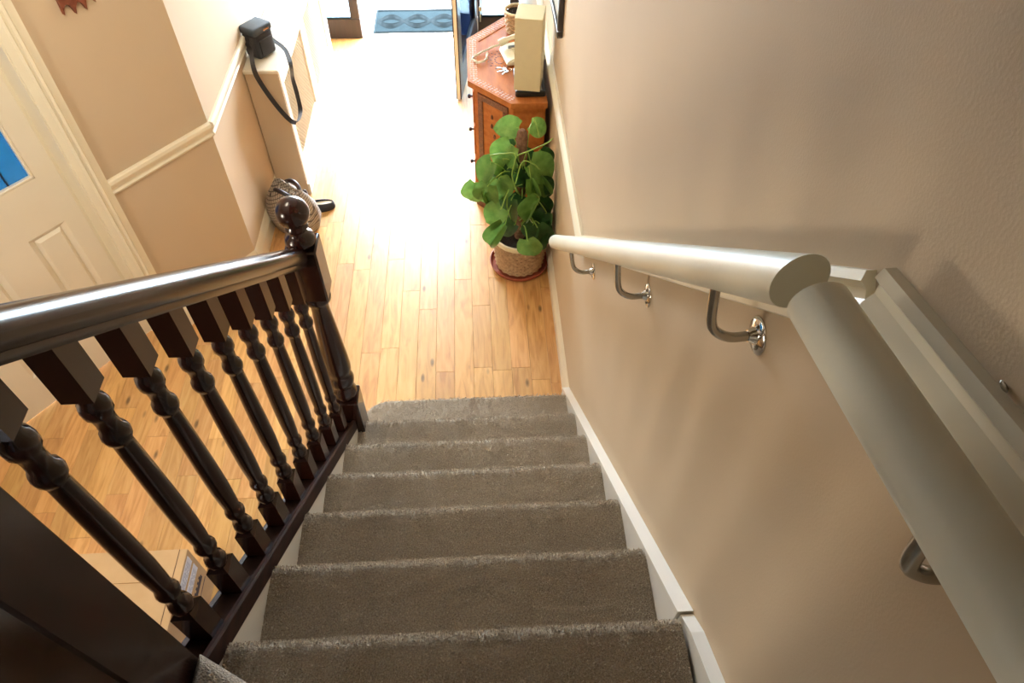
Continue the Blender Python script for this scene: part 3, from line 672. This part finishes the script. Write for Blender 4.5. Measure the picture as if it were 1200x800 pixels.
for k in range(12):
    a_ = k*math.pi/6
    for r_ in (0.03, 0.055, 0.075): b.lathe([(0.006, 0), (0.004, 0.001), (0.001, 0.0014)], (ctr[0]+r_*math.cos(a_+r_*9)*0.8, ctr[1]+r_*math.sin(a_+r_*9)*1.2, CZ-0.004), 6)
b.build('centre_carving', 'consoledark', tc_, kind='stuff')
bo = [(-0.03, 1.325), (-0.19, 1.325), (-0.378, 1.515), (-0.378, 1.90), (-0.19, 2.11), (-0.03, 2.11)]
MB().prism(bo, 0.06, CZ-0.03, 'z').build('cabinet_body', 'console', tc_)
b = MB().prism([(x_*1.0-0.006 if x_ < -0.1 else x_, y_) for x_, y_ in bo], 0.0, 0.06, 'z'); b.build('plinth', 'consoledark', tc_)
def facepanel(a, c, z0, z1, name='door'):
    a, c = Vector(a), Vector(c); d = (c-a).normalized(); L_ = (c-a).length
    n = Vector((d.y, -d.x))
    if n.x > 0: n = -n
    mx_ = Matrix(((d.x, n.x, 0, a.x), (d.y, n.y, 0, a.y), (0, 0, 1, 0), (0, 0, 0, 1)))
    e = 0.03
    b = MB()
    for q in ((e, L_-e, z0, z0+0.035), (e, L_-e, z1-0.035, z1), (e, e+0.035, z0+0.035, z1-0.035), (L_-e-0.035, L_-e, z0+0.035, z1-0.035)): b.box(q[0], q[1], 0, 0.008, q[2], q[3], mx=mx_, bev=0.002)
    dr_ = b.build(name, 'consoledark', tc_)
    MB().box(e+0.035, L_-e-0.035, 0, 0.003, z0+0.035, z1-0.035, mx=mx_).build('panel', 'console', dr_)
    g = MB(); cx_ = L_/2
    for j in range(9):
        zz = z0+0.10+(z1-z0-0.2)*j/8; g.sphere(mx_ @ Vector((cx_+0.012*math.sin(j*1.9), 0.003, zz)), 0.009, 6, (1, 1, 1.6))
    g.build('carved_motif', 'consoledark', dr_, kind='stuff')
    return mx_, dr_
facepanel(bo[1], bo[2], 0.10, 0.73); facepanel(bo[4], bo[3], 0.10, 0.73)
for k, (q, z0) in enumerate((((550, 128), 0.52), ((552, 161), 0.32), ((554, 189), 0.11))):
    b = MB(); b.box(-0.386, -0.377, 1.545, 1.87, z0, z0+0.18, bev=0.003); dw = b.build('drawer', 'console', tc_)
    b = MB(); R_ = Matrix.Translation((-0.386, 1.64, z0+0.10)) @ Matrix.Rotation(-math.pi/2, 4, 'Y'); b.lathe([(0.006, 0), (0.005, 0.008), (0.011, 0.014), (0.012, 0.020), (0.007, 0.026)], seg=14, mx=R_); b.build('knob', 'bagleather', dw, smooth=50)
# items on the console
kb = thing('black_base', 'flat black plastic unit under the cream box on cabinet', 'electronics', (-0.11, 1.45, CZ))
MB().box(-0.178, -0.032, 1.335, 1.56, CZ, CZ+0.034, bev=0.006).build('case', 'black', kb); MB().box(-0.17, -0.05, 1.34, 1.52, CZ+0.034, CZ+0.037).build('top_plate', 'grey', kb)
wb = thing('cream_box', 'tall plain cream upright box standing near end of cabinet', 'box', (-0.12, 1.42, CZ+0.037))
mw = Matrix.Translation((-0.112, 1.400, CZ+0.0375)) @ Matrix.Rotation(math.radians(-11), 4, 'Z')
b = MB(); b.box(-0.0625, 0.0625, -0.07, 0.07, 0, 0.346, bev=0.001, mx=mw); b.build('box_body', 'creamcard', wb)
b = MB(); b.box(-0.063, 0.063, -0.0705, 0.0705, 0.3455, 0.3485, bev=0.001, mx=mw); b.build('box_lid', 'creamtop', wb, label='pale yellow top')
# phone
ph = thing('telephone', 'ivory corded telephone on cabinet behind the cream box', 'telephone', (-0.2, 1.72, CZ))
mp_ = Matrix.Translation((-0.125, 1.725, CZ+0.002)) @ Matrix.Rotation(math.radians(12), 4, 'Z')
b = MB(); b.prism([(-0.10, 0), (0.10, 0), (0.10, 0.05), (-0.06, 0.035), (-0.10, 0.018)], -0.085, 0.085, 'y', mx=mp_)
bmesh.ops.bevel(b.bm, geom=list(b.bm.edges), offset=0.006, segments=2, affect='EDGES'); b.build('phone_base', 'phone', ph, smooth=40)
for r_ in range(4):
    for c_ in range(3): MB().box(-0.05+c_*0.02, -0.036+c_*0.02, -0.05+r_*0.018, -0.038+r_*0.018, 0.038+0.003*c_, 0.043+0.003*c_, mx=mp_).build('key_button', 'phone', ph)
MB().box(-0.065, 0.09, 0.022, 0.030, 0.036, 0.05, mx=mp_).build('display', 'grey', ph)
pts = [mp_ @ Vector((-0.105+0.21*k/14, 0.055, 0.052+0.030*math.sin(math.pi*k/14))) for k in range(15)]
MB().tube(pts, [0.019, 0.019, 0.018] + [0.012]*9 + [0.018, 0.019, 0.019], 10).build('handset', 'phone', ph, smooth=60)
path = spline([atz((592, 50), CZ+0.03), atz((580, 54), CZ+0.01), atz((563, 62), CZ+0.008), atz((554, 68), CZ+0.008), atz((560, 73), CZ+0.008), atz((569, 70), CZ+0.008), atz((571, 62), CZ+0.008)], 30)
b = MB(); co = []
for i, p in enumerate(path): a_ = i*2.0; t_ = (path[min(i+1, len(path)-1)]-path[max(0, i-1)]).normalized(); s_ = t_.cross(Vector((0, 0, 1))).normalized(); co.append(p+s_*0.0045*math.cos(a_)+Vector((0, 0, 0.0045*math.sin(a_))))
b.tube(co, 0.0028, 5); b.tube(path, 0.0045, 6); b.build('coiled_cord', 'phone', ph, smooth=60)
kk = thing('keys', 'small bunch of silver keys lying on cabinet before the telephone', 'keys', atz((596, 82), CZ))
kp = atz((596, 82), CZ+0.002)
b = MB(); b.tube([kp+Vector((0.014*math.cos(a_), 0.014*math.sin(a_), 0.002)) for a_ in [k*math.pi/8 for k in range(17)]], 0.0016, 6); b.build('key_ring', 'steel', kk)
for a_ in (200, 235, 160):
    mk = Matrix.Translation(kp+Vector((0, 0, 0.003))) @ Matrix.Rotation(math.radians(a_), 4, 'Z'); b = MB(); b.lathe([(0.011, 0), (0.011, 0.002)], (0.022, 0, 0), 12, mx=mk); b.box(0.03, 0.062, -0.003, 0.003, 0, 0.002, mx=mk); b.build('key', 'steel', kk)
# wicker pot on console
def wicker(b, c, r0, r1, z0, z1, rows, seg, amp):
    for j in range(rows):
        z = z0+(z1-z0)*(j+0.5)/rows; r_ = r0+(r1-r0)*(j+0.5)/rows; hh = (z1-z0)/rows*0.5
        pts = [Vector((c[0]+(r_+amp*(1 if (k+j) % 2 else -0.4))*math.cos(2*math.pi*k/seg), c[1]+(r_+amp*(1 if (k+j) % 2 else -0.4))*math.sin(2*math.pi*k/seg), z)) for k in range(seg+1)]
        b.tube(pts, hh*1.05, 4)
pc = (-0.135, 1.99)
pp = thing('small_wicker_planter', 'small brown wicker planter at far end of cabinet', 'planter', (pc[0], pc[1], CZ))
b = MB(); b.lathe([(0.048, 0), (0.055, 0.09)], (pc[0], pc[1], CZ), 24); b.build('liner', 'wickerin', pp)
b = MB(); wicker(b, pc, 0.050, 0.064, CZ, CZ+0.115, 9, 28, 0.003); b.build('wicker_wall', 'wicker', pp)
b = MB(); b.tube([(pc[0]+0.066*math.cos(k*math.pi/14), pc[1]+0.066*math.sin(k*math.pi/14), CZ+0.118) for k in range(29)], 0.006, 8); b.build('rim', 'rim', pp, smooth=60)
b = MB(); b.lathe([(0.058, CZ+0.10), (0.058, CZ+0.104)], (pc[0], pc[1], 0), 20); b.build('soil', 'soil', pp)
# ------------------------------------------------------------------ potted climber
pt_ = Vector((-0.166, 1.010, 0))
pl = thing('potted_pothos', 'trailing green leafy plant on a coir pole in wicker pot', 'plant', pt_)
b = MB(); b.lathe([(0.115, 0), (0.150, 0.008), (0.158, 0.030), (0.154, 0.032), (0.146, 0.014), (0.10, 0.010)], pt_, 40); b.build('saucer', 'terracotta', pl, smooth=40)
b = MB(); b.lathe([(0.108, 0.010), (0.128, 0.15), (0.122, 0.155), (0.10, 0.02)], pt_, 36); pot = b.build('pot', 'wickerin', pl, smooth=40)
b = MB(); wicker(b, pt_, 0.116, 0.138, 0.014, 0.200, 13, 40, 0.0055); b.build('wicker_sleeve', 'wicker', pl, smooth=40)
b = MB(); b.lathe([(0.124, 0.150), (0.140, 0.198), (0.144, 0.212), (0.141, 0.224), (0.131, 0.226), (0.127, 0.215), (0.122, 0.155)], pt_, 44); b.build('pot_rim', 'rim', pl, smooth=50)
b = MB(); b.lathe([(0.121, 0.15), (0.121, 0.165), (0.06, 0.172), (0.01, 0.174)], pt_, 30); b.build('soil', 'soil', pl, smooth=50)
poleX = pt_ + Vector((0.0, 0.02, 0)); top_p = aty((610, 152), poleX.y)
b = MB(); b.lathe([(0.026, 0.17)] + [(0.026+0.002*math.sin(k*1.7), 0.17+(top_p.z-0.19)*k/24) for k in range(1, 24)] + [(0.022, top_p.z-0.012), (0.012, top_p.z)], (poleX.x, poleX.y, 0), 18); b.build('moss_pole', 'moss', pl, smooth=50)
def leafmesh(name, m, fold, droop):
    nu, nv = 7, 9; b = MB(); g = []
    for j in range(nv):
        t_ = j/(nv-1)
        tt = 0.05+0.95*t_; wd = 1.08*tt**0.45*(1-tt)**0.72 if t_ < 1 else 0.0
        row = []
        for i in range(nu):
            s = (i/(nu-1)-0.5)*2; x_ = s*wd; back = -0.14*(abs(s)**1.5)*max(0, 1-t_*4)
            row.append(b.bm.verts.new((x_, t_+back, fold*abs(s)*wd - droop*t_*t_ + 0.02*math.sin(s*5+t_*6))))
        g.append(row)
    for A, B in zip(g, g[1:]):
        for k in range(nu-1): b.bm.faces.new((A[k], A[k+1], B[k+1], B[k]))
    bmesh.ops.remove_doubles(b.bm, verts=b.bm.verts, dist=1e-4)
    me = b.mesh(name, m, 80); return me
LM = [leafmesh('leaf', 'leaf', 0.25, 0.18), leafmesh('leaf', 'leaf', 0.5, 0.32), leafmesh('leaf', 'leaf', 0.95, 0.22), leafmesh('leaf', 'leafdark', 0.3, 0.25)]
# (base px, tip px, depth y, mesh, tilt towards camera)
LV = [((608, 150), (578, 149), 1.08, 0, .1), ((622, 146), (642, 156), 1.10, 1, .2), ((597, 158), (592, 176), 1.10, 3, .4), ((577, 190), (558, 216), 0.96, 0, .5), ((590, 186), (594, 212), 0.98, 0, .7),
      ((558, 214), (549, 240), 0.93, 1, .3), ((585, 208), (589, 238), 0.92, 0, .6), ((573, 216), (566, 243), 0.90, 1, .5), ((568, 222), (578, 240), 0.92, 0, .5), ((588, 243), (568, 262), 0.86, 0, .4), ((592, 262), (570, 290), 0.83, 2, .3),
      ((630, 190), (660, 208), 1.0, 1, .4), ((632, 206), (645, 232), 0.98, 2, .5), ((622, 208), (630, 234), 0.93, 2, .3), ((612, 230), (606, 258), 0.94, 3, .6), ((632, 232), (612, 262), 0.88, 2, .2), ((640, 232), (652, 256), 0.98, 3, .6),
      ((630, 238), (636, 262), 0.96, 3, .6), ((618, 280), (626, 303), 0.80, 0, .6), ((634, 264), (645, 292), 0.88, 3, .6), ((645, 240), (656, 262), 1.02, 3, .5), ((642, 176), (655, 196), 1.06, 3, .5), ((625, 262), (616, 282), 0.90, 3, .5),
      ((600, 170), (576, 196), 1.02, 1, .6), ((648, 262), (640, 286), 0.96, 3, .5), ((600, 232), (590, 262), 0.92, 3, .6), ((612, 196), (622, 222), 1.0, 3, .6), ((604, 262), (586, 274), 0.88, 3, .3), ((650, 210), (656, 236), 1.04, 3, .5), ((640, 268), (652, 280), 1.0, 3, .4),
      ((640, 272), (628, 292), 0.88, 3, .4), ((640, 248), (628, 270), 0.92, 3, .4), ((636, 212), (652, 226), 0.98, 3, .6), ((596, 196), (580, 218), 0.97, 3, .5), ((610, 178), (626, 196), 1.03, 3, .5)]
rl = random.Random(3); first = {}
for (bp0, tp0, y, mi, tilt) in LV:
    A = aty(bp0, y); T = aty(tp0, y - 0.02*tilt)
    d = T-A; Ln = d.length; d.normalize(); view = (CAM-A).normalized()
    nrm = (view*0.75 + Vector((0, 0, 1))*0.35 + Vector((rl.uniform(-.35, .15), rl.uniform(-.3, .3), rl.uniform(-.2, .3)))); nrm = (nrm - d*nrm.dot(d)).normalized(); sd = d.cross(nrm)
    sc = Ln*1.0; wx = sc*rl.uniform(0.85, 1.02)*(0.55 if mi == 2 else 1)
    o = link('leaf', LM[mi], pl); lw = Matrix(((sd.x*wx, d.x*sc, nrm.x*sc, A.x), (sd.y*wx, d.y*sc, nrm.y*sc, A.y), (sd.z*wx, d.z*sc, nrm.z*sc, A.z), (0, 0, 0, 1)))
    mxx = max((lw @ v.co).x for v in o.data.vertices); sh = Vector((max(0, mxx+0.006), 0, 0)); A = A - sh
    o.matrix_local = Matrix.Translation(-WP[pl]-sh) @ lw
    zb = min(max(A.z*rl.uniform(0.55, 0.95), 0.2), top_p.z-0.03)
    root = Vector((poleX.x+rl.uniform(-.02, .02), poleX.y-0.02, zb)); midp = root.lerp(A, 0.55)+Vector((0, -0.01, 0.05+0.03*rl.random()))
    MB().tube(spline([root, midp, A, A+d*Ln*0.1], 5), [0.0028]*15+[0.0015], 6).build('stalk', 'stem', pl, smooth=60)
for q in ([(606, 225), (600, 205), (604, 182), (590, 180), (574, 182)], [(604, 215), (612, 190), (625, 192), (632, 198)], [(600, 260), (594, 240), (598, 222), (612, 216)], [(606, 182), (622, 176), (640, 168), (648, 162)], [(622, 282), (616, 262), (614, 245)], [(632, 160), (628, 145), (624, 138)]):
    MB().tube(spline([aty(p_, 0.90+0.012*k) for k, p_ in enumerate(q)], 6), 0.0032, 6).build('vine', 'stem', pl, smooth=60)
# ------------------------------------------------------------------ cardboard box
cbx = thing('cardboard_box', 'brown cardboard carton with white labels on floor beside stairs', 'box', (-1.7, -0.87, 0))
H = 0.30; bx1, bx0, by1, by0 = -1.432, -1.93, -0.672, -1.08
b = MB(); b.box(bx0, bx1, by0, by1, 0, H-0.003); b.build('carton', 'card', cbx)
ym = -0.785
b = MB(); b.box(bx0, bx1-0.028, ym+0.0015, by1, H-0.003, H, bev=0.0008); b.build('flap', 'card', cbx)
b = MB(); b.box(bx0, bx1-0.028, by0, ym-0.0015, H-0.003, H, bev=0.0008); b.build('flap', 'card', cbx)
b = MB(); b.box(bx1-0.0255, bx1, by0, by1, H-0.003, H, bev=0.0008); b.build('flap', 'card', cbx)
b = MB(); b.box(bx1-0.0278, bx1-0.0258, by0, by1, H-0.0028, H-0.0008); b.build('flap_gap', 'carddark', cbx)
lb = []
for z0, z1 in ((H-0.058, H-0.012), (H-0.118, H-0.075)):
    b = MB(); b.box(bx1, bx1+0.0008, by1-0.24, by1-0.02, z0, z1); l_ = b.build('label_sticker', 'paper', cbx)
    g = MB()
    for j in range(4):
        zz = z1-0.010-j*0.009
        yy = by1-0.035
        while yy > by1-0.225:
            ln = random.uniform(0.008, 0.03); g.box(bx1+0.0008, bx1+0.0011, yy-ln, yy, zz-0.0012, zz+0.0012); yy -= ln+0.006
    g.build('printed_lines', 'greyink', l_)
b = MB(); b.box(bx1, bx1+0.0006, by1-0.11, by1-0.03, H-0.175, H-0.155)
for k in range(4): b.box(bx1, bx1+0.0006, by1-0.05-0.02*k, by1-0.04-0.02*k, H-0.155, H-0.145)
b.box(bx1, bx1+0.0006, by1-0.13, by1-0.125, H-0.20, H-0.14); b.box(bx1, bx1+0.0006, by1-0.13, by1-0.02, H-0.203, H-0.199)
b.build('printed_mark', 'ink', cbx)
# ------------------------------------------------------------------ picture frame, wall carving, filler mark
pf = thing('picture_frame', 'dark framed picture hanging on the right wall above the cabinet', 'picture', (-0.01, 1.35, 1.5))
y0, y1, z0, z1 = 1.105, 1.60, 1.20, 1.80
b = MB(); e = 0.03
for q in ((y0, y1, z0, z0+e), (y0, y1, z1-e, z1), (y0, y0+e, z0+e, z1-e), (y1-e, y1, z0+e, z1-e)): b.box(-0.024, -0.001, q[0], q[1], q[2], q[3], bev=0.003)
b.build('frame', 'frame', pf); MB().box(-0.012, -0.002, y0+e, y1-e, z0+e, z1-e).build('picture', 'print', pf)
og = MB(); pts = []
for k in range(25):
    t_ = k/24; pts.append((0.25+0.12*t_, 1.51+0.035*abs(math.sin(t_*math.pi*3.0))**0.7-0.012*math.sin(math.pi*t_)))
pts += [(0.37, 1.74), (0.31, 1.80), (0.25, 1.74)]
og.prism([(a_, z_) for a_, z_ in pts], 0.0, 0.018, 'y', mx=DM)
hw = thing('wall_carving', 'red brown carved wooden plaque hanging high on the diagonal wall', 'ornament', dp(0.31, 0.0, 1.6))
og.build('plaque', 'orn', hw)
b = MB()
for k in range(14):
    a_ = k*math.pi/7; b.sphere(dp(0.31+0.04*math.cos(a_), 0.018, 1.63+0.075*math.sin(a_)), 0.012, 8)
b.build('carved_boss', 'orn', hw)
